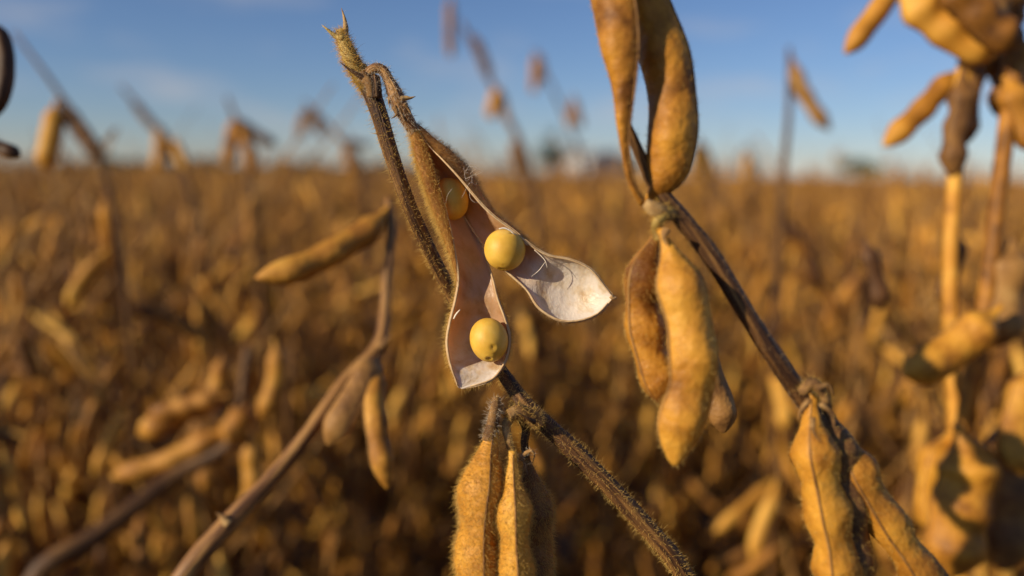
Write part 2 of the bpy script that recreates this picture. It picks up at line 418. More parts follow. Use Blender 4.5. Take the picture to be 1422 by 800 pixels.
def building(name, label, px, d, wpx, hpx, roofpx, wall, roof, depth):
    p = P(px, 240, d); w = mm_px(wpx, d); h = H + mm_px(hpx, d); rh = mm_px(roofpx, d)
    o = empty(name, (p.x, p.y, 0)); tag(o, label, 'building')
    x0, x1 = p.x - w / 2, p.x + w / 2
    obj('wall', make_mesh('wall', *box(x0, x1, p.y, p.y + depth, 0, h), wall, smooth=False), o)
    obj('roof', make_mesh('roof', *gable(x0, x1, p.y, p.y + depth, h + 0.002, h + rh), roof, smooth=False), o)
    obj('door', make_mesh('door', *box(p.x - 0.6, p.x + 0.6, p.y - 0.06, p.y - 0.003, 0.02, 2.1), M['grey_metal'], smooth=False), o)
    for s in (-0.3, 0.3):
        obj('window', make_mesh('window', *box(p.x + s * w - 0.4, p.x + s * w + 0.4, p.y - 0.05, p.y - 0.003, h - 1.5, h - 0.6), M['glass'], smooth=False), o)
building('farm_building', 'small white building standing on the horizon behind the field', 803, 160, 34, 32, 9, M['white_wall'], M['grey_metal'], 7)
building('farm_shed', 'low dark blue shed beside the white building on the horizon', 844, 175, 50, 24, 10, M['blue_metal'], M['blue_metal'], 12)
building('farm_shed', 'dark grey shed between the far tree and the white building', 776, 180, 26, 18, 8, M['blue_metal'], M['grey_metal'], 10)

def tree(name, label, px, d, wpx, hpx, leaf, n, seed, group=None):
    g = np.random.default_rng(seed)
    p = P(px, 240, d); p.z = 0
    w, h = mm_px(wpx, d), H + mm_px(hpx, d)
    o = empty(name, p); tag(o, label, 'tree', group)
    limbs = [tube([p, p + Vector((0.1, 0, h * 0.4)), p + Vector((0, 0.1, h * 0.85))], [w * 0.05, w * 0.035, w * 0.008], 10, 7)]
    cl = []
    for k in range(9):
        a = g.uniform(0, 6.28); z = h * g.uniform(0.35, 0.85); rr = w * 0.5 * g.uniform(0.4, 0.9)
        e = p + Vector((rr * math.cos(a), rr * math.sin(a), z)); cl.append(np.array(e))
        limbs.append(tube([p + Vector((0, 0, z * 0.6)), p + Vector((rr * 0.5 * math.cos(a), rr * 0.5 * math.sin(a), z * 0.85)), e], [w * 0.02, w * 0.012, w * 0.004], 6, 5))
    cl.append(np.array(p + Vector((0, 0, h * 0.9))))
    obj('trunk', make_mesh('trunk', *merge(limbs), M['bark']), o)
    cl = np.array(cl); ci = cl[g.integers(0, len(cl), n)]
    q = ci + g.normal(size=(n, 3)) * np.array([w * 0.13, w * 0.13, h * 0.075])
    s = norm(g.normal(size=(n, 3))); t = norm(np.cross(s, g.normal(size=(n, 3)))); L = w * 0.035
    V = np.stack([q - s * L, q + t * L * 0.6, q + s * L, q - t * L * 0.6], 1).reshape(-1, 3)
    obj('crown', make_mesh('crown', V, np.arange(n * 4).reshape(-1, 4), leaf, smooth=False), o)
tree('tree', 'dark green tree on the horizon beside the white building', 765, 150, 36, 58, M['leaf_dark'], 2600, 3)
tree('tree', 'pale green bushy tree on the horizon between the lone twig and the pod cluster', 1195, 130, 46, 26, M['leaf_pale'], 2200, 4)
tree('tree', 'small dark tree directly behind the dark blue shed', 872, 190, 36, 26, M['leaf_dark'], 1800, 6)

def treeline():
    g = np.random.default_rng(8); n = 9000
    t = g.random(n); px = 60 + 560 * t
    d = 420 + 25 * g.normal(size=n)
    top = 3.2 + 1.6 * np.sin(px * 0.05) + 1.0 * np.sin(px * 0.13 + 1) + 0.6 * np.sin(px * 0.31)
    x = (px - 711) / F * d; z = np.maximum(top, 1.5) * np.sqrt(g.random(n)) + 0.3
    q = np.stack([x, d, z], 1)
    s = norm(g.normal(size=(n, 3))); tt = norm(np.cross(s, g.normal(size=(n, 3)))); L = 0.9
    V = np.stack([q - s * L, q + tt * L * 0.7, q + s * L, q - tt * L * 0.7], 1).reshape(-1, 3)
    return make_mesh('treeline', V, np.arange(n * 4).reshape(-1, 4), M['leaf_dark'], smooth=False)
tag(obj('treeline', treeline()), 'thin dark line of woodland along the far horizon', 'woodland', kind='stuff')

# ------------------------------------------------------------------ the crop: plant kinds used in the blurred field
def generic_pod(k, nr=10, ns=6):
    g = np.random.default_rng(100 + k)
    L = g.uniform(0.038, 0.052); cv = g.uniform(-0.008, 0.010); sd = [3, 2, 3, 3, 2, 4][k % 6]
    pts = [(0, 0, 0), (cv * 0.5, 0, -L * 0.3), (cv, 0.001, -L * 0.65), (cv * 0.3, 0, -L)]
    return pod([Vector(p) for p in pts], g.uniform(0.0076, 0.0098), sd, g.uniform(0, 3), nr, ns, side=(0.1, 1, 0.0), rs=k)
NPOD = 6
pod_geo = [generic_pod(k, 14, 8) for k in range(NPOD)]
pod_geo_low = [generic_pod(k, 8, 5) for k in range(NPOD)]
pod_me = [make_mesh('pod', v, f, M['pod_field']) for v, f in pod_geo]

def plant_kind(k, height=0.74):
    """stem tubes and a list of (pod kind, matrix) for one bare, ripe soybean plant standing at the origin"""
    g = np.random.default_rng(300 + k)
    lean = g.uniform(-0.10, 0.02), g.uniform(-0.05, 0.05)
    def axis(h):
        s = h / height
        return np.array([lean[0] * s * s + 0.006 * math.sin(h * 60 + k), lean[1] * s * s + 0.006 * math.cos(h * 47 + k), h])
    hs = np.linspace(0, height, 16)
    tubes = [tube([axis(h) for h in hs], list(np.linspace(0.0042, 0.0012, 16)), 30, 6)]
    nodes = [(axis(h), 1.0) for h in np.arange(0.12, height - 0.005, 0.042)]
    for b in range(g.integers(2, 4)):
        h0 = g.uniform(0.15, 0.40) * height / 0.74; a = g.uniform(0, 6.28); L = g.uniform(0.18, 0.32)
        p0 = axis(h0); dr = np.array([math.cos(a), math.sin(a), 0])
        q = [p0, p0 + dr * L * 0.22 + np.array([0, 0, L * 0.35]), p0 + dr * L * 0.38 + np.array([0, 0, L * 0.7]), p0 + dr * L * 0.45 + np.array([0, 0, L])]
        tubes.append(tube(q, [0.0028, 0.0022, 0.0016, 0.001], 12, 5))
        for x in catmull(q, 7)[2:]: nodes.append((x, 0.8))
    for j in range(11):                                  # leafless stalks of dropped leaves
        h0 = g.uniform(0.35, 0.95) * height; a = g.uniform(0, 6.28); L = g.uniform(0.06, 0.17); p0 = axis(h0)
        e = p0 + np.array([math.cos(a) * L * 0.6, math.sin(a) * L * 0.6, L * 0.7])
        tubes.append(tube([p0, (p0 + e) / 2 + np.array([0, 0, -0.006]), e], [0.0014, 0.0011, 0.0008], 6, 4))
    pods = []
    for i, (p, s) in enumerate(nodes):
        for j in range(int(g.choice([1, 2, 3, 4], p=[0.15, 0.35, 0.35, 0.15]))):
            a = i * 2.4 + j * 1.1 + g.normal() * 0.5; t = R(g.uniform(4, 30) if g.random() < 0.7 else g.uniform(30, 75))
            m = Matrix.Translation(Vector(p) + Vector((math.cos(a), math.sin(a), 0)) * 0.004) @ Matrix.Rotation(a, 4, 'Z') @ Matrix.Rotation(-t, 4, 'Y') @ Matrix.Rotation(g.uniform(0, 6.28), 4, 'Z') @ Matrix.Scale(g.uniform(0.8, 1.08) * (0.92 + 0.08 * s), 4)
            pods.append((int(g.integers(0, NPOD)), m))
    return merge(tubes), pods
NK = 9
kinds = []
for k in range(NK):
    (sv, sf), pods = plant_kind(k, 0.74 * (0.95 + 0.012 * k))
    stem_me = make_mesh('stem', sv, sf, M['stem_field'])
    allv, allf, o = [sv], list(sf), len(sv); mi = [0] * len(sf)
    for pk, m in pods:
        v, f = pod_geo_low[pk]; A = np.array(m)
        allv.append(v @ A[:3, :3].T + A[:3, 3]); allf += [tuple(i + o for i in q) for q in f]; o += len(v); mi += [1] * len(f)
    joined = make_mesh('soybean_plant', np.vstack(allv), allf, [M['stem_field'], M['pod_mass']], midx=mi)
    kinds.append((stem_me, pods, joined))

FIELD_LABEL = 'out-of-focus dry soybean plant with brown pods standing among many alike in the field'
FIELD_GROUP = 'dry soybean plants of the blurred field'
def place_plant(k, loc, rz, sc, label=FIELD_LABEL, group=FIELD_GROUP, tilt=(0, 0)):
    stem_me, pods, _ = kinds[k]
    e = empty('soybean_plant', loc); e.rotation_euler = (tilt[0], tilt[1], rz); e.scale = (sc, sc, sc)
    tag(e, label, 'soybean plant', group)
    s = bpy.data.objects.new('stem', stem_me); col.objects.link(s); s.parent = e
    for pk, m in pods:
        q = bpy.data.objects.new('pod', pod_me[pk]); col.objects.link(q); q.parent = e; q.matrix_basis = m
    return e
def place_joined(k, loc, rz, sc):
    q = bpy.data.objects.new('soybean_plant', kinds[k][2]); col.objects.link(q)
    q.location = loc; q.rotation_euler = (random.gauss(0, 0.05), random.gauss(-0.03, 0.05), rz); q.scale = (sc, sc, sc)
    return tag(q, FIELD_LABEL, 'soybean plant', FIELD_GROUP)

def in_view(x, y, m=0.0):
    return abs(x) < 0.66 * y + 0.05 + m
spots, tries = [], 0
gp = np.random.default_rng(42)
while len(spots) < 300 and tries < 400000:
    tries += 1
    if len(spots) < 78: y = 0.35 + 0.75 * gp.random(); md = 0.045
    else: y = 1.05 + 2.6 * gp.random() ** 0.8; md = 0.085
    x = gp.uniform(-1, 1) * (0.66 * y + 0.10)
    if y < 0.66 and (-0.10 < x < 0.17): continue         # open air right behind the pods in focus
    if all((x - a) ** 2 + (y - b) ** 2 > md * md for a, b in spots): spots.append((x, y))
ZONES = {(0, 0): ('blurred dry soybean plant low behind the reddish leaning stem', 'near soybean plants behind the leaning stem'),
         (0, 1): ('blurred dry soybean plant low behind the split pod and its stem', 'near soybean plants behind the split pod'),
         (0, 2): ('blurred dry soybean plant low behind the plant with four golden pods', 'near soybean plants behind the golden pods'),
         (1, 0): ('faint small soybean plant farther off in the crop, past the long sideways pod', 'farther soybean plants past the sideways pod'),
         (1, 1): ('faint small soybean plant farther off in the crop, seen past the split pod', 'farther soybean plants past the split pod'),
         (1, 2): ('faint small soybean plant farther off in the crop, under the lone drooping pod', 'farther soybean plants under the lone drooping pod')}
for i, (x, y) in enumerate(spots):
    k = int(gp.integers(0, NK)); kh = 0.74 * (0.95 + 0.012 * k)
    h = gp.normal(0.735, 0.045) if y > 1.08 else (gp.normal(0.765, 0.03) if y > 0.7 else gp.uniform(0.66, 0.80))
    if y > 1.2 and gp.random() < 0.34: h = gp.uniform(0.80, 0.80 + 0.030 * y)
    h = min(h, 0.785 + 0.035 * y)
    rz = gp.uniform(0, 6.28)
    side = 0 if x / y < -0.18 else (1 if x / y < 0.13 else 2)
    lb, gr = ZONES[(0 if y < 1.08 else 1, side)]
    if y < 1.08: o = place_plant(k, (x, y, 0), rz, h / kh)
    else: o = place_joined(k, (x, y, 0), rz, h / kh)
    tag(o, lb, 'soybean plant', gr)

def far_field():
    g = np.random.default_rng(77); pts = []
    def band(y0, y1, dens, m):
        n = int(dens * (0.66 * (y1 * y1 - y0 * y0) + 2 * m * (y1 - y0)))
        for _ in range(n):
            y = math.sqrt(g.uniform(y0 * y0, y1 * y1)); x = g.uniform(-1, 1) * (0.66 * y + m)
            pts.append((x, y))
    band(3.5, 8, 24, 0.6); band(8, 22, 11, 1.5); band(22, 90, 2.6, 4)
    for _ in range(500):                                 # beside the view, for the shade they give
        y = g.uniform(0.25, 3.6); s = g.choice([-1, 1]); x = s * (0.66 * y + g.uniform(0.17, 1.0)); pts.append((x, y))
    n = len(pts)
    V = np.array([(x, y, 0) for x, y in pts], np.float32)
    me = bpy.data.meshes.new('soybean_crop'); me.vertices.add(n); me.vertices.foreach_set('co', V.ravel())
    rot = np.stack([g.normal(0, 0.06, n), g.normal(0, 0.06, n), g.uniform(0, 6.28, n)], 1).astype(np.float32)
    hgt = np.clip(g.normal(0.96, 0.045, n), 0.8, 1.06)
    tall = g.random(n) < 0.14; hgt[tall] = g.uniform(1.06, 1.30, tall.sum())
    a = me.attributes.new('spin', 'FLOAT_VECTOR', 'POINT'); a.data.foreach_set('vector', rot.ravel())
    a = me.attributes.new('size', 'FLOAT', 'POINT'); a.data.foreach_set('value', hgt.astype(np.float32))
    kc = bpy.data.collections.new('crop_kinds')
    for _, _, j in kinds: kc.objects.link(bpy.data.objects.new('crop_kind', j))
    ng = bpy.data.node_groups.new('crop', 'GeometryNodeTree')
    ng.interface.new_socket('Geometry', in_out='INPUT', socket_type='NodeSocketGeometry')
    ng.interface.new_socket('Geometry', in_out='OUTPUT', socket_type='NodeSocketGeometry')
    N, L = ng.nodes, ng.links
    gi, go = N.new('NodeGroupInput'), N.new('NodeGroupOutput')
    ci = N.new('GeometryNodeCollectionInfo'); ci.inputs['Collection'].default_value = kc
    ci.inputs['Separate Children'].default_value = True; ci.inputs['Reset Children'].default_value = True
    ip = N.new('GeometryNodeInstanceOnPoints'); ip.inputs['Pick Instance'].default_value = True
    rv = N.new('FunctionNodeRandomValue'); rv.data_type = 'INT'
    rv.inputs[4].default_value = 0; rv.inputs[5].default_value = NK - 1
    na = N.new('GeometryNodeInputNamedAttribute'); na.data_type = 'FLOAT_VECTOR'; na.inputs[0].default_value = 'spin'
    nb = N.new('GeometryNodeInputNamedAttribute'); nb.data_type = 'FLOAT'; nb.inputs[0].default_value = 'size'
    L.new(gi.outputs[0], ip.inputs['Points']); L.new(ci.outputs[0], ip.inputs['Instance'])
    L.new(rv.outputs[2], ip.inputs['Instance Index'])
    L.new(na.outputs[0], ip.inputs['Rotation']); L.new(nb.outputs[0], ip.inputs['Scale'])
    L.new(ip.outputs[0], go.inputs[0])
    o = obj('soybean_crop', me); md = o.modifiers.new('crop', 'NODES'); md.node_group = ng
    tag(o, 'mass of ripe brown soybean plants reaching back to the horizon', 'crop', kind='stuff')
far_field()

def leaf_litter():
    g = np.random.default_rng(55); n = 5000
    y = 0.3 + 4.5 * g.random(n) ** 0.8; x = g.uniform(-1, 1, n) * (0.7 * y + 0.3)
    a = g.uniform(0, 6.28, n); L = g.uniform(0.012, 0.035, n); W = L * g.uniform(0.35, 0.7, n)
    s = np.stack([np.cos(a), np.sin(a), g.normal(0, 0.25, n)], 1); t = np.stack([-np.sin(a), np.cos(a), g.normal(0, 0.3, n)], 1)
    c = np.stack([x, y, g.uniform(0.015, 0.035, n)], 1); up = np.array([0, 0, 1.0])
    V = np.stack([c - s * L[:, None], c - s * L[:, None] * 0.2 + t * W[:, None] + up * L[:, None] * 0.3, c + s * L[:, None],
                  c - s * L[:, None] * 0.2 - t * W[:, None] + up * L[:, None] * 0.3, c - up * 0.002], 1).reshape(-1, 3)
    b = np.arange(n)[:, None] * 5
    pat = np.array([[0, 1, 4], [1, 2, 4], [2, 3, 4], [3, 0, 4]])
    return make_mesh('leaf_litter', V, (b[:, :, None] + pat[None]).reshape(-1, 3), M['litter'])
tag(obj('leaf_litter', leaf_litter()), 'dry fallen leaves scattered on the soil between the plants', 'leaf litter', kind='stuff')

# ------------------------------------------------------------------ plants one can pick out, placed by hand
def hand_pod(parent, pts, wpx, seeds=3, roll_a=0.0, mat='pod', fz=0, hair='hair', hl=0.0011, thick=1.12, rs=0, nr=34, ns=16, neck=0.10, label=None, name='pod', wr=0.028, rise=0.22, sharp=1.55):
    """pts: (px, py, depth); wpx: width in photograph pixels at the middle depth"""
    d = pts[len(pts) // 2][2]
    W = [P(*q) for q in pts]
    v, f = pod(W, mm_px(wpx, d), seeds, R(roll_a), nr, ns, thick, rs=rs, neck=neck, wr=wr, rise=rise, sharp=sharp); seams = pod.seams
    o = obj(name, make_mesh(name, v, f, M[mat]), parent)
    if label: o['label'] = label
    if nr > 28:
        for e in seams:
            c = e[1:-1:2]; tv, tf = tube(c, [0.00008, 0.00018, 0.00020, 0.00018, 0.00010], len(c), 6, 0, 3, 0.08)
            sub('seam', make_mesh('seam', tv, tf, M['seam']), o)
    if fz:
        ln = (W[-1] - W[0]).normalized()
        tag(sub('fuzz', fuzz(v, f, fz, hl, 0.000022, ln, M[hair], 0.5, seed=rs + 1), o), kind='stuff')
    return o
def world_loc(o):
    w = Vector((0, 0, 0))
    while o is not None: w = w + o.location; o = o.parent
    return w
def sub(name, me, parent):
    o = obj(name, me, parent); o.location = -world_loc(parent)
    return o
def hand_stem(parent, pts, wpx, mat='stem', nr=80, ns=12, fz=0, hair='hair', hl=0.0011, tail=None, tail_r=0.003, name='stem', lean=None, ribs=0.07, rs=1):
    W = [P(*q) for q in pts]; r = [mm_px(w, q[2]) / 2 for w, q in zip(wpx, pts)]
    if tail:
        for p in tail: W.append(Vector(p)); r.append(tail_r)
    v, f = tube(W, r, nr, ns, ribs, 5, 0.02, rs); gr = tube.grain
    o = obj(name, add_grain(make_mesh(name, v, f, M[mat]), gr), parent)
    if fz:
        zmin = min(P(*q).z for q in pts) - 0.012
        fv = [q for q in f if v[q[0]][2] > zmin]
        tag(sub('fuzz', fuzz(v, fv, fz, hl, 0.000026, lean, M[hair], 0.35, seed=rs + 9), o), kind='stuff')
    return o
def spike(parent, pts, wpx, mat='calyx', name='bract', fz=0, taper=True):
    W = [P(*q) for q in pts]; d = pts[0][2]; n = len(pts)
    r = [mm_px(wpx, d) / 2 * ((1 - i / (n - 1)) * 0.95 + 0.05 if taper else 1) for i in range(n)]
    v, f = tube(W, r, 12, 7, 0.05, 3, 0.03); gr = tube.grain
    o = obj(name, add_grain(make_mesh(name, v, f, M[mat]), gr), parent)
    if fz: tag(sub('fuzz', fuzz(v, f, fz, 0.0009, 0.00002, None, M['hair_pale'], 0, seed=fz), o), kind='stuff')
    return o

Z = ZF
# --- the plant in focus
pa = empty('soybean_plant', (0.13, 0.19, 0))
tag(pa, 'sharply focused dry soybean plant whose split pod shows three yellow beans', 'soybean plant')
stem_pts = [(497, 95), (515, 128), (528, 165), (540, 205), (555, 250), (570, 290), (600, 355), (632, 418), (665, 475), (697, 518), (735, 568), (785, 615), (840, 670), (895, 730), (950, 800)]
stem_w = [24, 25, 23, 21, 20, 19.5, 19, 18, 18, 19, 23, 25, 25, 25, 26]
stem_pts = [(x, y, Z + 0.001 + 0.0075 * math.exp(-((y - 450) / 130) ** 2)) for x, y in stem_pts]
hand_stem(pa, stem_pts, stem_w, nr=150, ns=16, fz=5000, hair='hair', hl=0.00125, tail=[(0.075, 0.150, 0.60), (0.11, 0.18, 0.35), (0.13, 0.19, -0.01)], tail_r=0.0022)
hand_stem(pa, [(472, 42, Z), (480, 65, Z), (490, 88, Z), (503, 110, Z + 0.0005), (514, 126, Z + 0.001)], [12, 19, 22, 23, 21], mat='tip', nr=40, ns=14, fz=2000, hair='hair', hl=0.0013, name='stem_tip', lean=list(-c_u * 0.2 - c_r * 0.3), rs=5)
spike(pa, [(478, 52, Z), (480, 38, Z), (478, 24, Z), (474, 11, Z)], 11, 'calyx', fz=60)
spike(pa, [(477, 55, Z - 0.0005), (466, 50, Z - 0.0005), (456, 42, Z - 0.001), (447, 35, Z - 0.001)], 11, 'tip', fz=120)
spike(pa, [(512, 112, Z - 0.0016), (498, 104, Z - 0.002), (486, 97, Z - 0.002), (472, 86, Z - 0.002)], 11, 'stem', fz=40)
spike(pa, [(520, 108, Z - 0.001), (522, 122, Z - 0.0015), (523, 136, Z - 0.0012)], 17, 'stem', name='node', taper=False, fz=120)
spike(pa, [(503, 104, Z - 0.0012), (513, 116, Z - 0.0018), (517, 134, Z - 0.001)], 14, 'calyx', name='node', taper=False, fz=160)

# the split pod: stalk and calyx carry two valves and three beans
op_v, op_f = tube([P(*q) for q in [(512, 118, Z), (512, 103, Z - 0.0005), (520, 95, Z - 0.001), (531, 97, Z - 0.001), (540, 112, Z - 0.001), (548, 130, Z - 0.001), (556, 148, Z - 0.001), (566, 167, Z - 0.0005), (576, 184, Z)]],
                  [mm_px(w) / 2 for w in (13, 14, 14, 14, 15, 22, 21, 19, 15)], 60, 12, 0.06, 5, 0.03)
op = obj('pod', add_grain(make_mesh('pod', op_v, op_f, M['stem_red']), tube.grain), pa)
op['label'] = 'open split pod with three yellow beans on its silvery lining'
tag(sub('fuzz', fuzz(op_v, op_f, 1300, 0.0011, 0.000024, list(-c_u), M['hair_pale'], 0.4, seed=21), op), kind='stuff')
for q, w in (([(557, 138), (563, 136), (570, 136), (577, 134)], 10), ([(548, 148), (551, 156), (550, 160), (543, 165)], 9), ([(543, 132), (540, 140), (541, 150)], 5), ([(561, 146), (566, 150), (571, 159)], 8), ([(553, 144), (557, 156), (563, 170)], 9)):
    W = [P(x, y, Z - 0.0018) for x, y in q]
    r = [mm_px(w) / 2 * (1 - 0.93 * i / (len(q) - 1)) for i in range(len(q))]
    v, f = tube(W, r, 10, 7, 0.1, 3, 0.05); sub('sepal', make_mesh('sepal', v, f, M['calyx']), op)

def valve(st, nu=90, nv=26, thick=0.00032, fz=(2500, 0.0011), hair='hair', lean=None, seed=1, pw=0.62, tan_to=0.7, tan_min=0.0):
    """one half of the split pod, lofted between its two rims; st rows: rim a (px, py, dz mm), rim b, belly (right, up, away), belly depth px"""
    A = catmull([P(a[0], a[1], Z + a[2] / 1000) for a, b, n, d in st], nu)
    B = catmull([P(b[0], b[1], Z + b[2] / 1000) for a, b, n, d in st], nu)
    Nn = norm(catmull([c_r * n[0] + c_u * n[1] + c_f * n[2] for a, b, n, d in st], nu))
    D = catmull([(mm_px(d), 0, 0) for a, b, n, d in st], nu)[:, 0]
    v = np.linspace(0, 1, nv); prof = np.maximum(1 - (2 * v - 1) ** 2, 0) ** pw
    g = np.random.default_rng(seed)
    uu = np.linspace(0, 1, nu)[:, None]; vv = v[None, :]
    wrk = (0.035 * np.sin(uu * 40 + 5 * vv + seed) + 0.03 * np.sin(uu * 71 - 9 * vv) + 0.03 * np.sin(vv * 23 + uu * 17)) * np.minimum(1, 4 * vv * (1 - vv))
    G = A[:, None] * (1 - v)[None, :, None] + B[:, None] * v[None, :, None] + Nn[:, None] * (D[:, None] * prof[None])[:, :, None]
    G = G + Nn[:, None] * (wrk * 0.0012 * (D[:, None] / D.max()))[:, :, None]
    du = np.gradient(G, axis=0); dv = np.gradient(G, axis=1); n = norm(np.cross(du, dv))
    s = np.sign((n * Nn[:, None]).sum(-1).mean()); n = n * s
    tk = thick * np.minimum(1, np.minimum(uu, 1 - uu) * 30 + 0.15)
    O = G + n * tk[:, :, None]
    inn, out = G.reshape(-1, 3), O.reshape(-1, 3); K = nu * nv
    f, mi = [], []
    q0 = grid_faces(nu, nv, False)
    for q in q0: f.append(q if s < 0 else q[::-1]); mi.append(0)
    fo = []
    for q in q0:
        t = tuple(i + K for i in (q if s > 0 else q[::-1])); f.append(t); mi.append(1); fo.append(tuple(i - K for i in t))
    edge = [i * nv for i in range(nu)] , [i * nv + nv - 1 for i in range(nu)]
    for e in edge:
        for a, b in zip(e[:-1], e[1:]): f.append((a, b, b + K, a + K)); mi.append(2)
    for e in ([i for i in range(nv)], [(nu - 1) * nv + i for i in range(nv)]):
        for a, b in zip(e[:-1], e[1:]): f.append((a, b, b + K, a + K)); mi.append(2)
    me = make_mesh('valve', np.vstack([inn, out]), f, [M['inner'], M['outer'], M['rim']], midx=mi)
    gu = np.repeat(np.linspace(0, 1, nu), nv); gv = np.tile(v, nu)
    gr = np.stack([gv * 2.2 + gu * 5.0, gu * 11.0 - gv * 1.4, np.full(K, seed * 3.7)], 1)
    add_grain(me, np.vstack([gr, gr]))
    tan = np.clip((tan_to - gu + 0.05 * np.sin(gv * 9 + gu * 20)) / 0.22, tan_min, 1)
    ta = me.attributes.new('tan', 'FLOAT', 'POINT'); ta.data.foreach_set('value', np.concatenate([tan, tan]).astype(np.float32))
    # a slightly thickened cream cord runs along both rims
    o = sub('valve', me, op)
    tn = []
    for q in fo:
        w = n.reshape(-1, 3)[list(q)].mean(0); tn += [w, w]
    hv = fuzz(out, fo, fz[0], fz[1], 0.000021, lean, M[hair], 0.45, seed=seed + 30, outward=tn)
    tag(sub('fuzz', hv, op), kind='stuff')
    for e in (A, B):
        c = e[3:-2:2]; tv, tf = tube(c, [0.00012] + [0.00020] * 5 + [0.00012], len(c), 6)
        sub('rim', make_mesh('rim', tv, tf, M['rim']), op)
    return o
left = [  # rim a (near), rim b (far), belly, depth
    ((572, 172, 0.0), (575, 172, 0.4), (-0.9, 0, -0.3), 5),
    ((586, 196, -0.8), (591, 194, 3.0), (-0.80, -0.1, -0.60), 17),
    ((599, 226, -1.4), (606, 220, 5.0), (-0.78, -0.1, -0.62), 27),
    ((610, 262, -1.6), (628, 255, 6.6), (-0.80, -0.1, -0.60), 31),
    ((621, 300, -1.5), (648, 300, 6.4), (-0.86, -0.1, -0.50), 29),
    ((631, 345, -1.0), (667, 340, 4.6), (-0.95, 0, -0.20), 21),
    ((637, 385, -0.5), (683, 383, 2.8), (-0.72, 0, 0.5), 14),
    ((633, 415, -0.2), (691, 415, 1.2), (-0.25, 0, 1.0), 15),
    ((625, 447, -0.3), (701, 442, 0.8), (-0.10, 0, 1.0), 32),
    ((621, 474, -0.4), (707, 467, 0.6), (0.0, -0.1, 1.0), 40),
    ((623, 494, -0.4), (705, 490, 0.3), (0.05, -0.2, 1.0), 33),
    ((627, 511, -0.4), (696, 512, 0.0), (0.05, -0.2, 1.0), 10),
    ((633, 528, -0.3), (680, 528, 0.0), (0.0, -0.1, 1.0), 5),
    ((637, 539, 0.0), (641, 540, 0.1), (0.0, 0, 1.0), 1)]
right = [
    ((575, 172, 0.0), (573, 175, 0.5), (0.7, 0.6, 0.3), 4),
    ((594, 200, -0.6), (584, 204, 2.6), (0.76, 0.65, -0.10), 14),
    ((617, 224, -1.6), (600, 234, 5.4), (0.72, 0.68, -0.05), 23),
    ((637, 246, -1.8), (617, 262, 6.8), (0.70, 0.62, 0.10), 26),
    ((664, 279, -1.8), (642, 298, 6.2), (0.6, 0.5, 0.50), 20),
    ((686, 301, -1.6), (660, 325, 4.4), (0.5, 0.4, 0.70), 17),
    ((712, 320, -1.0), (684, 356, 2.6), (0.42, 0.38, 0.78), 22),
    ((737, 341, -0.5), (706, 379, 2.0), (0.30, 0.28, 0.90), 22),
    ((762, 355, -0.2), (731, 402, 1.4), (0.15, 0.15, 0.98), 11),
    ((792, 361, -0.1), (750, 429, 1.0), (0.1, 0.1, 0.99), 24),
    ((821, 375, 0.0), (783, 446, 0.8), (0.1, 0.05, 0.99), 26),
    ((841, 400, 0.1), (824, 439, 0.5), (0.05, 0, 1.0), 12),
    ((852, 412, 0.1), (851, 414, 0.2), (0, 0, 1), 1)]
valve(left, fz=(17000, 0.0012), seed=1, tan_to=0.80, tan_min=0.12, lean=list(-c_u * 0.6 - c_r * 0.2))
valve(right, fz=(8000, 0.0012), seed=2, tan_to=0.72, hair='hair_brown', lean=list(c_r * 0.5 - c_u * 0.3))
tv, tf = tube([P(848, 411, Z), P(852, 414, Z), P(856, 413, Z)], [0.0004, 0.00035, 0.0002], 8, 7)
sub('beak', make_mesh('beak', tv, tf, M['rim']), op)

def bean(cx, cy, dz, wpx, hpx, rot=0, dents=(), seed=0):
    nu_, nv_ = 56, 40
    th = np.linspace(0, 2 * math.pi, nu_, endpoint=False); ph = np.linspace(0.001, math.pi - 0.001, nv_)
    T, Pp = np.meshgrid(th, ph)
    d = np.stack([np.sin(Pp) * np.cos(T), np.cos(Pp), np.sin(Pp) * np.sin(T)], -1).reshape(-1, 3)   # right, up, away
    r = np.ones(len(d)) + 0.012 * np.sin(3 * d[:, 0] + 2 * d[:, 1] + seed) + 0.008 * np.sin(5 * d[:, 2] - 4 * d[:, 0])
    for (dx, dy, amp, wid, ring) in dents:
        dzv = -math.sqrt(max(0, 1 - dx * dx - dy * dy)); e = np.linalg.norm(d - np.array([dx, dy, dzv]), axis=1)
        r += -amp * np.exp(-(e / wid) ** 2) + ring * np.exp(-((e - wid * 1.5) / (wid * 0.5)) ** 2)
    a = mm_px(wpx) / 2; b = mm_px(hpx) / 2
    x, y, z = d[:, 0] * r * a, d[:, 1] * r * b, d[:, 2] * r * (a + b) / 2 * 0.93
    c, s = math.cos(R(rot)), math.sin(R(rot))
    o = np.array(P(cx, cy, Z + dz / 1000))
    V = o + np.outer(x * c - y * s, c_r) + np.outer(x * s + y * c, c_u) + np.outer(z, c_f)
    sub('bean', make_mesh('bean', V, grid_faces(nv_, nu_), M['bean']), op)
bean(627, 276, 2.9, 47, 61, 14, [(0.3, 0.1, 0.01, 0.5, 0)], 1)
bean(701, 347, 0.1, 58, 58, 0, [(-0.18, -0.93, 0.09, 0.10, 0.02), (-0.02, -0.95, 0.09, 0.08, 0.02), (-0.24, -0.72, 0.03, 0.07, 0.01), (-0.08, -0.75, 0.035, 0.06, 0.01), (0.04, -0.74, 0.02, 0.06, 0)], 2)
bean(679, 472, 0.2, 53, 62, 12, [(-0.16, -0.80, 0.06, 0.15, 0.03), (0.16, -0.32, 0.055, 0.14, 0.035), (0.55, 0.45, 0.035, 0.35, 0)], 3)

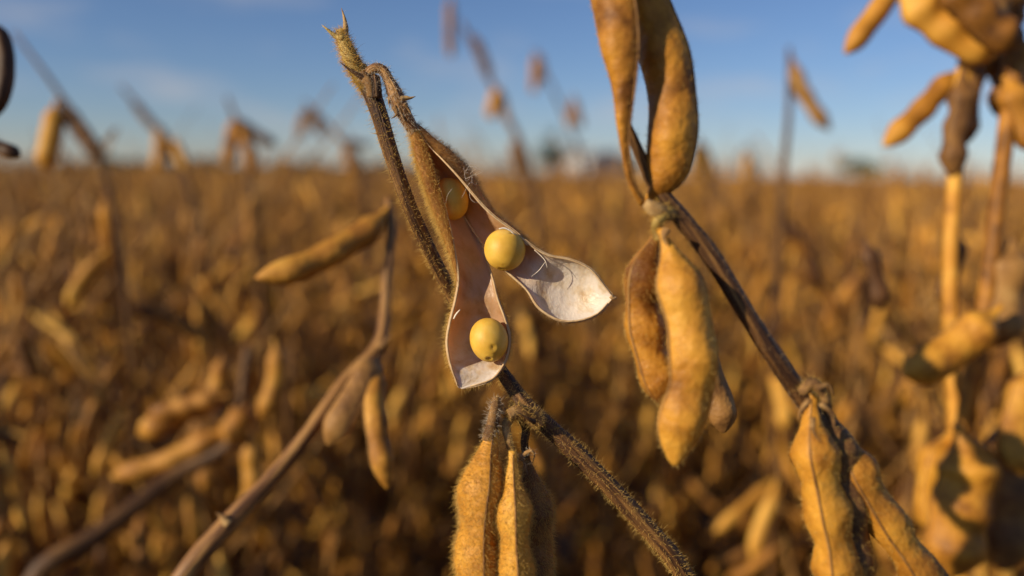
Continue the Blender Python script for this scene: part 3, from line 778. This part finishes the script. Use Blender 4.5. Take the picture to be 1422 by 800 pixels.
# pale shreds and threads of the lining
def threads():
    parts = []
    T = [([(693, 318), (700, 317), (708, 320), (714, 325)], 5), ([(742, 347), (751, 355), (757, 362), (760, 372)], 2.5), ([(757, 364), (748, 376), (738, 384)], 1.6),
         ([(630, 443), (634, 436), (639, 430)], 4.5), ([(710, 322), (722, 331), (733, 341)], 3.5), ([(652, 262), (653, 275), (659, 281), (666, 280)], 0.6), ([(628, 262), (622, 270), (619, 282)], 0.5)]
    for q, w in T:
        W = [P(x, y, Z - 0.0030 + (0.0025 if x > 720 or y > 400 else 0)) for x, y in q]
        parts.append(tube(W, [mm_px(w) / 5, mm_px(w) / 3.4, mm_px(w) / 9], 14, 6, 0.2, 3, 0.15))
    g = np.random.default_rng(9)
    for k in range(12):                                   # a wisp of plant down caught on the shoulder of the pod
        x, y = 655 + g.normal() * 3, 244 + g.normal() * 6
        q = [(x, y), (x + g.normal() * 4, y + g.normal() * 5), (x + g.normal() * 8, y + g.normal() * 9)]
        parts.append(tube([P(a, b, Z - 0.004 + g.normal() * 0.0004) for a, b in q], [0.00002, 0.00002, 0.000012], 8, 4))
    return merge(parts)
sub('thread', make_mesh('thread', *threads(), M['thread']), op)
op.children[-1]['kind'] = 'stuff'

# the cluster of three closed pods under it
hand_stem(pa, [(748, 588, Z), (735, 578, Z - 0.001), (718, 572, Z - 0.002), (704, 577, Z - 0.003)], [24, 22, 22, 16], mat='calyx', nr=24, ns=12, fz=600, hair='hair', name='stalk', rs=8)
hand_stem(pa, [(712, 574, Z - 0.002), (703, 590, Z - 0.0025), (706, 612, Z - 0.003), (710, 628, Z - 0.003)], [15, 13, 11, 10], mat='calyx', nr=20, ns=10, fz=250, name='stalk', rs=9)
hand_stem(pa, [(722, 576, Z - 0.001), (730, 595, Z), (728, 615, Z), (730, 635, Z)], [14, 12, 11, 10], mat='stem', nr=20, ns=10, fz=250, name='stalk', rs=10)
spike(pa, [(742, 586, Z - 0.003), (734, 582, Z - 0.004), (728, 578, Z - 0.004), (716, 571, Z - 0.0045)], 7, 'stem')
spike(pa, [(726, 632, Z - 0.002), (738, 626, Z - 0.003), (742, 632, Z - 0.003), (739, 645, Z - 0.003)], 7, 'calyx', fz=50)
spike(pa, [(718, 634, Z - 0.0045), (724, 637, Z - 0.005), (729, 645, Z - 0.005), (730, 657, Z - 0.005)], 8, 'calyx', fz=70)
hand_stem(pa, [(690, 552, Z - 0.003), (687, 570, Z - 0.0035), (683, 592, Z - 0.004), (678, 612, Z - 0.004)], [11, 15, 18, 20], mat='calyx', nr=24, ns=10, fz=380, hair='hair_pale', name='stalk', rs=11)
hand_stem(pa, [(689, 555, Z - 0.003), (700, 572, Z - 0.003), (708, 578, Z - 0.0025)], [9, 9, 10], mat='calyx', nr=12, ns=8, fz=60, name='stalk', rs=12)
hand_pod(pa, [(686, 590, Z - 0.004), (676, 640, Z - 0.0045), (667, 700, Z - 0.005), (664, 770, Z - 0.005), (668, 850, Z - 0.005), (678, 940, Z - 0.004)], 78, 3, 104, 'pod', fz=13000, hl=0.0012, rs=41, thick=1.05, nr=60, ns=28, neck=0.05)
hand_pod(pa, [(712, 626, Z - 0.006), (712, 670, Z - 0.0065), (713, 730, Z - 0.007), (716, 790, Z - 0.007), (720, 860, Z - 0.006), (726, 930, Z - 0.006)], 66, 3, 96, 'pod', fz=9000, hl=0.0010, rs=42, thick=0.95, nr=60, ns=28, neck=0.10)
hand_pod(pa, [(730, 630, Z + 0.001), (737, 670, Z + 0.001), (742, 730, Z + 0.0015), (741, 790, Z + 0.002), (735, 860, Z + 0.002), (728, 930, Z + 0.002)], 62, 3, 40, 'pod_brown', fz=8000, hl=0.0012, rs=43, nr=60, ns=28, neck=0.05)

# --- the plant right of it, nearer than the focus
pb = empty('soybean_plant', (0.16, 0.16, 0))
tag(pb, 'soybean plant with two upright and two hanging golden pods on a slanting stem', 'soybean plant')
zb = 0.119
bp_ = [(862, 150, zb - 0.002), (878, 190, zb - 0.001), (905, 250, zb), (940, 296, zb), (985, 352, zb), (1030, 425, zb), (1075, 495, zb), (1112, 548, zb + 0.001), (1152, 610, zb + 0.002), (1200, 680, zb + 0.003), (1255, 745, zb + 0.004), (1315, 815, zb + 0.005)]
hand_stem(pb, bp_, [8, 13, 18, 24, 26, 25, 25, 26, 22, 22, 22, 22], nr=120, ns=14, fz=3000, hl=0.0009, hair='hair_brown', tail=[(0.115, 0.135, 0.66), (0.15, 0.155, 0.4), (0.16, 0.16, -0.01)], tail_r=0.0024, rs=3)
hand_pod(pb, [(893, 283, zb - 0.002), (876, 250, zb - 0.003), (867, 190, zb - 0.004), (866, 110, zb - 0.005), (858, 40, zb - 0.005), (842, -50, zb - 0.004), (826, -110, zb - 0.003)], 72, 3, 42, 'pod', fz=1800, hl=0.0007, rs=51, nr=56, ns=20, neck=0.34, rise=0.55)
hand_pod(pb, [(897, 284, zb + 0.001), (920, 252, zb), (934, 190, zb - 0.001), (930, 110, zb - 0.001), (910, 40, zb), (882, -20, zb + 0.001), (855, -75, zb + 0.003)], 70, 3, 30, 'pod', fz=2200, hl=0.0007, rs=52, nr=56, ns=22, thick=1.35, neck=0.0, wr=0.03, rise=0.16, sharp=1.15)
hand_pod(pb, [(914, 318, zb + 0.001), (896, 375, zb + 0.002), (893, 440, zb + 0.003), (908, 505, zb + 0.003), (935, 570, zb + 0.003)], 62, 3, 42, 'pod', fz=1800, hl=0.0007, rs=53, nr=50, ns=20, neck=0.06)
hand_pod(pb, [(917, 318, zb - 0.002), (938, 375, zb - 0.003), (958, 450, zb - 0.004), (962, 530, zb - 0.004), (945, 590, zb - 0.003), (936, 645, zb - 0.003)], 76, 3, 22, 'pod', fz=2400, hl=0.0007, rs=54, nr=54, ns=22, neck=0.06, thick=1.1)
hand_pod(pb, [(965, 470, zb + 0.03), (985, 520, zb + 0.03), (1000, 560, zb + 0.03), (1005, 600, zb + 0.03)], 44, 2, 20, 'pod_brown', rs=55)
hand_stem(pb, [(938, 296, zb), (922, 296, zb - 0.001), (908, 290, zb - 0.002), (895, 282, zb - 0.002)], [18, 24, 22, 14], 'calyx', nr=20, ns=10, fz=250, name='stalk', rs=13)
hand_stem(pb, [(930, 292, zb - 0.001), (914, 306, zb - 0.002), (912, 320, zb - 0.001), (915, 334, zb - 0.001)], [16, 16, 15, 12], 'tip', nr=20, ns=10, fz=200, name='stalk', rs=14)
spike(pb, [(926, 318, zb - 0.004), (922, 330, zb - 0.004), (926, 342, zb - 0.004)], 14, 'calyx', 'bract')
for q, w, rl, mt, s in (([(1128, 545), (1128, 600), (1142, 680), (1158, 760), (1168, 850)], 72, 60, 'pod', 61), ([(1138, 550), (1158, 610), (1172, 680), (1180, 760), (1182, 840)], 66, 20, 'pod_brown', 62), ([(1152, 575), (1188, 650), (1225, 715), (1268, 780), (1310, 850)], 62, 60, 'pod', 63)):
    hand_pod(pb, [(x, y, zb + 0.001 - 0.002 * (s == 61) + 0.00001 * y * 0.2) for x, y in q], w, 3, rl, mt, fz=1200, hl=0.0008, rs=s, nr=46, ns=18, neck=0.12)
hand_stem(pb, [(1114, 545, zb - 0.002), (1128, 532, zb - 0.003), (1143, 545, zb - 0.003), (1150, 566, zb - 0.002)], [16, 15, 14, 10], 'calyx', nr=20, ns=10, fz=140, name='stalk', rs=15)
for q, w in (([(1135, 540), (1150, 535), (1158, 550)], 10), ([(1124, 555), (1112, 570), (1108, 585)], 9), ([(1140, 560), (1155, 575), (1160, 600)], 9), ([(1128, 580), (1130, 600), (1140, 615)], 10)):
    spike(pb, [(x, y, zb - 0.004) for x, y in q], w, 'calyx', 'bract')

# --- the leaning stem left of it, farther than the focus
pc = empty('soybean_plant', (-0.16, 0.16, 0))
tag(pc, 'blurred soybean plant with a reddish leaning stem and one long pod pointing sideways', 'soybean plant')
hand_stem(pc, [(540, 275, .222), (543, 320, .220), (537, 380, .216), (535, 430, .212), (526, 482, .207), (480, 530, .200), (430, 600, .193), (370, 672, .187), (310, 735, .182), (235, 830, .176)], [12, 14, 14, 16, 22, 22, 22, 24, 30, 28],
          mat='stem_red', nr=90, ns=12, tail=[(-0.115, 0.155, 0.60), (-0.15, 0.16, 0.3), (-0.16, 0.16, -0.01)], tail_r=0.0026, rs=4)
spike(pc, [(528, 482, .205), (538, 472, .204), (543, 462, .204)], 14, 'calyx', 'bract')
spike(pc, [(318, 728, .18), (308, 718, .18), (300, 712, .18)], 16, 'calyx', 'bract')
hand_pod(pc, [(545, 278, .222), (520, 312, .218), (470, 345, .212), (415, 372, .207), (356, 386, .203)], 40, 3, 25, 'pod_tan', rs=71, thick=1.25, label='long golden pod pointing to the side')
hand_pod(pc, [(527, 492, .204), (503, 530, .196), (478, 572, .192), (456, 618, .191)], 46, 2, -35, 'pod_brown', rs=72)
hand_pod(pc, [(527, 500, .203), (520, 550, .194), (526, 610, .190), (538, 678, .188)], 36, 3, 40, 'pod_tan', rs=73)

# --- the tall cluster at the upper right
pd = empty('soybean_plant', (0.19, 0.30, 0))
tag(pd, 'tall blurred soybean plant with a thick pod cluster rising against the sky', 'soybean plant')
zd = 0.245
hand_stem(pd, [(1420, -120, zd), (1390, -20, zd), (1350, 60, zd), (1332, 150, zd), (1326, 250, zd), (1320, 350, zd), (1322, 480, zd), (1330, 620, zd), (1335, 820, zd)], [12, 16, 22, 22, 20, 20, 22, 24, 24], nr=70, ns=10, mat='twig', tail=[(0.16, 0.27, 0.5), (0.18, 0.29, 0.2), (0.19, 0.30, -0.01)], tail_r=0.003, rs=6)
hand_stem(pd, [(1410, 90, zd - .01), (1398, 180, zd - .01), (1384, 300, zd - .01), (1368, 430, zd - .01), (1345, 560, zd - .008), (1330, 640, zd - .004)], [22, 22, 22, 24, 24, 20], nr=50, ns=10, mat='twig', name='branch', rs=7)
PD = [([(1262, -60), (1240, -15), (1208, 30), (1174, 74)], 34, 20, 'pod_field', 3), ([(1340, 92), (1310, 120), (1278, 155), (1228, 202)], 38, 30, 'pod_field', 3), ([(1338, 95), (1334, 150), (1326, 190), (1322, 245)], 40, 40, 'pod_brown', 3),
      ([(1240, -20), (1290, 20), (1340, 55), (1390, 70)], 62, 10, 'pod_field', 3), ([(1430, -40), (1390, 0), (1350, 35), (1310, 50)], 56, 40, 'pod_brown', 3), ([(1300, -40), (1340, 0), (1380, 40), (1420, 60)], 60, 20, 'pod_field', 3),
      ([(1410, 40), (1412, 80), (1400, 120), (1385, 160)], 46, 20, 'pod_field', 2), ([(1350, 60), (1380, 90), (1410, 110), (1450, 120)], 46, 50, 'pod_brown', 3), ([(1395, 105), (1410, 140), (1425, 175), (1440, 210)], 48, 30, 'pod_field', 2),
      ([(1355, 70), (1350, 120), (1345, 160), (1340, 200)], 34, 60, 'pod_brown', 2), ([(1440, -60), (1420, -20), (1400, 20), (1395, 50)], 52, 30, 'pod_field', 2),
      ([(1390, 425), (1350, 465), (1310, 495), (1255, 520)], 62, 10, 'pod', 2), ([(1405, 330), (1400, 380), (1392, 430), (1385, 480)], 66, 20, 'pod_brown', 2), ([(1330, 315), (1326, 350), (1318, 390), (1312, 430)], 34, 30, 'pod_dark', 2),
      ([(1330, 590), (1345, 650), (1330, 720), (1320, 800)], 92, 10, 'pod', 3), ([(1320, 600), (1298, 640), (1290, 690), (1300, 740)], 48, 40, 'pod', 2), ([(1410, 560), (1400, 640), (1405, 720), (1390, 790)], 70, 30, 'pod_brown', 3),
      ([(1440, 500), (1420, 560), (1410, 600), (1420, 660)], 56, 20, 'pod_tan', 2), ([(1200, 330), (1212, 370), (1220, 400), (1222, 430)], 30, 30, 'pod_dark', 2)]
for i, (q, w, rl, mt, sd) in enumerate(PD):
    dz = (0.012 * math.sin(i * 2.1)) - (0.01 if w > 55 else 0)
    hand_pod(pd, [(x, y, zd + dz) for x, y in q], w, sd, rl, mt, rs=80 + i, nr=30, ns=14)

# --- dark pods cut by the photograph's edge
pe = empty('soybean_plant', (-0.19, 0.20, 0))
tag(pe, 'dark weathered soybean plant with two blackish pods at the edge of the sky', 'soybean plant')
hand_stem(pe, [(-30, 20, .20), (-38, 120, .20), (-45, 240, .20), (-60, 500, .20)], [14, 14, 16, 18], nr=40, ns=8, tail=[(-0.18, 0.2, 0.5), (-0.19, 0.2, -0.01)], rs=16)
hand_pod(pe, [(-34, 25, .20), (0, 50, .198), (8, 100, .197), (-8, 165, .197)], 22, 2, 30, 'pod_dark', rs=101)
hand_pod(pe, [(-42, 190, .20), (-20, 198, .20), (5, 207, .20), (28, 216, .20)], 22, 2, 30, 'pod_dark', rs=102)

# --- the low pods in the lower left
pf = empty('soybean_plant', (-0.19, 0.36, 0))
tag(pf, 'blurred soybean plant with several pods pointing sideways low above the leaning stem', 'soybean plant')
zf = 0.33
hand_stem(pf, [(345, 480, zf), (335, 560, zf), (320, 615, zf), (250, 655, zf), (190, 700, zf - .01), (130, 745, zf - .02), (50, 800, zf - .03)], [14, 16, 18, 24, 26, 28, 30], nr=60, ns=10, tail=[(-0.2, 0.3, 0.5), (-0.2, 0.34, 0.25), (-0.19, 0.36, -0.01)], rs=17)
for i, (q, w, rl, sd) in enumerate([([(325, 588), (270, 622), (220, 645), (155, 662)], 32, 20, 3), ([(315, 560), (270, 565), (230, 585), (193, 604)], 40, 30, 2), ([(320, 548), (275, 560), (235, 570), (205, 578)], 30, 30, 3),
                                  ([(345, 560), (335, 580), (322, 598), (308, 606)], 38, 20, 2), ([(308, 490), (308, 515), (302, 540), (296, 562)], 28, 30, 2), ([(345, 600), (350, 640), (352, 680), (340, 720)], 30, 30, 3),
                                  ([(380, 470), (385, 510), (378, 545), (362, 580)], 28, 20, 2)]):
    hand_pod(pf, [(x, y, zf + 0.006 * math.sin(i * 1.9)) for x, y in q], w, sd, rl, 'pod_tan', rs=110 + i, nr=26, ns=12)

# --- plants whose tips stand against the sky
def sky_plant(label, tip, base, z, sc=1.0, pods=(), stemw=9, foot=None, mat='stem'):
    """tip, base: photograph points of the visible top stretch; below it the stem goes on to the ground"""
    stemw *= 1.1; b = P(base[0], base[1], z); ft = foot or (b.x + 0.02, b.y + 0.03, 0)
    e = empty('soybean_plant', ft); tag(e, label, 'soybean plant', 'soybean plants rising against the sky')
    m = ((tip[0] + base[0]) / 2 + 4, (tip[1] + base[1]) / 2 - 3)
    hand_stem(e, [(*tip, z), (*m, z), (*base, z)], [stemw * .5, stemw * .8, stemw], nr=40, ns=7, tail=[(b.x + 0.012, b.y + 0.01, b.z * 0.66), (ft[0], ft[1], b.z * 0.3), (ft[0], ft[1], -0.01)], tail_r=mm_px(stemw, z) * 0.6, mat=mat, rs=int(tip[0]) % 50 + 3)
    for i, (q, w, mt) in enumerate(pods):
        q = catmull([(x, y, 0) for x, y in q], 4)
        hand_pod(e, [(x, y, z + 0.004 * math.sin(i * 2)) for x, y, _ in q], w * 0.85, 3, 30, mt, rs=130 + i + int(tip[0]), nr=18, ns=9)
    # the rest of the plant below: pods hung on the stem
    g = np.random.default_rng(int(tip[0]))
    for j in range(14):
        zz = b.z - 0.015 - j * 0.03; a = g.uniform(0, 6.28)
        t = 1 - zz / max(b.z, .1); x = b.x + (ft[0] - b.x) * min(1, t * 1.3); y = b.y + (ft[1] - b.y) * min(1, t * 1.3)
        q = bpy.data.objects.new('pod', pod_me[int(g.integers(0, NPOD))]); col.objects.link(q); q.parent = e
        q.matrix_basis = Matrix.Translation(Vector((x, y, zz)) - Vector(ft)) @ Matrix.Rotation(a, 4, 'Z') @ Matrix.Rotation(-R(g.uniform(15, 60)), 4, 'Y')
sky_plant('soybean plant with a drooping golden pod beside its dark slanting stem against the sky', (20, 45), (140, 225), 0.42, pods=[([(78, 138), (72, 185), (60, 235)], 34, 'pod'), ([(82, 138), (110, 180), (142, 222)], 30, 'pod_dark')], stemw=8)
sky_plant('thin dark soybean tip leaning to the left above the field', (168, 120), (255, 235), 0.75, pods=[([(180, 135), (200, 160), (215, 180)], 15, 'pod_brown'), ([(212, 168), (228, 195), (240, 220)], 20, 'pod_brown'), ([(220, 180), (222, 210), (215, 240)], 20, 'pod'), ([(240, 190), (250, 215), (262, 235)], 18, 'pod')], stemw=9)
sky_plant('soybean tip with one pod bent sharply to the side like a hook', (315, 135), (345, 240), 0.62, pods=[([(326, 160), (345, 180), (384, 202)], 20, 'pod_dark'), ([(328, 160), (322, 190), (316, 230)], 24, 'pod'), ([(330, 175), (345, 205), (350, 240)], 22, 'pod')], stemw=9)
sky_plant('soybean tip with a small tuft of pods apart from its neighbours', (422, 140), (500, 235), 0.85, pods=[([(428, 150), (420, 170), (416, 192)], 18, 'pod_brown'), ([(430, 150), (440, 172), (446, 190)], 18, 'pod_brown'), ([(475, 195), (495, 200), (514, 202)], 14, 'pod_dark'), ([(478, 198), (485, 220), (490, 245)], 18, 'pod')], stemw=8)
sky_plant('tallest thin soybean stem rising high into the sky between the pods in focus', (640, 30), (738, 250), 0.80, pods=[([(626, -10), (625, 40), (626, 80)], 18, 'pod_brown'), ([(655, 45), (668, 75), (680, 110)], 20, 'pod_brown'), ([(692, 120), (686, 145), (680, 165)], 24, 'pod'), ([(694, 120), (700, 150), (708, 175)], 16, 'pod_brown'), ([(715, 190), (718, 215), (722, 240)], 24, 'pod_brown')], stemw=10)
sky_plant('faint soybean stem with reddish pods near the tallest thin stem', (742, 70), (815, 250), 1.1, pods=[([(742, 75), (743, 105), (740, 130)], 16, 'pod'), ([(748, 72), (752, 95), (752, 115)], 14, 'pod'), ([(795, 130), (800, 155), (808, 178)], 16, 'pod_brown'), ([(798, 140), (792, 160), (790, 178)], 13, 'pod')], stemw=6)
sky_plant('upright thin stem with a single dark drooping pod at its top', (1096, 66), (1086, 260), 0.46, pods=[([(1098, 75), (1108, 110), (1126, 145), (1152, 180)], 30, 'pod_brown'), ([(1098, 78), (1104, 115), (1112, 140)], 18, 'pod_brown')], stemw=10)
sky_plant('short soybean tip with bunched pods just above the horizon', (968, 190), (985, 260), 1.0, pods=[([(970, 195), (966, 220), (962, 245)], 18, 'pod'), ([(972, 195), (982, 220), (992, 245)], 20, 'pod_brown'), ([(976, 200), (978, 225), (976, 250)], 18, 'pod')], stemw=8)
sky_plant('low pointed soybean tip close to the upright thin stem', (1038, 205), (1045, 265), 1.3, pods=[([(1040, 210), (1036, 230), (1034, 250)], 13, 'pod'), ([(1041, 210), (1048, 232), (1052, 252)], 13, 'pod_brown')], stemw=6)
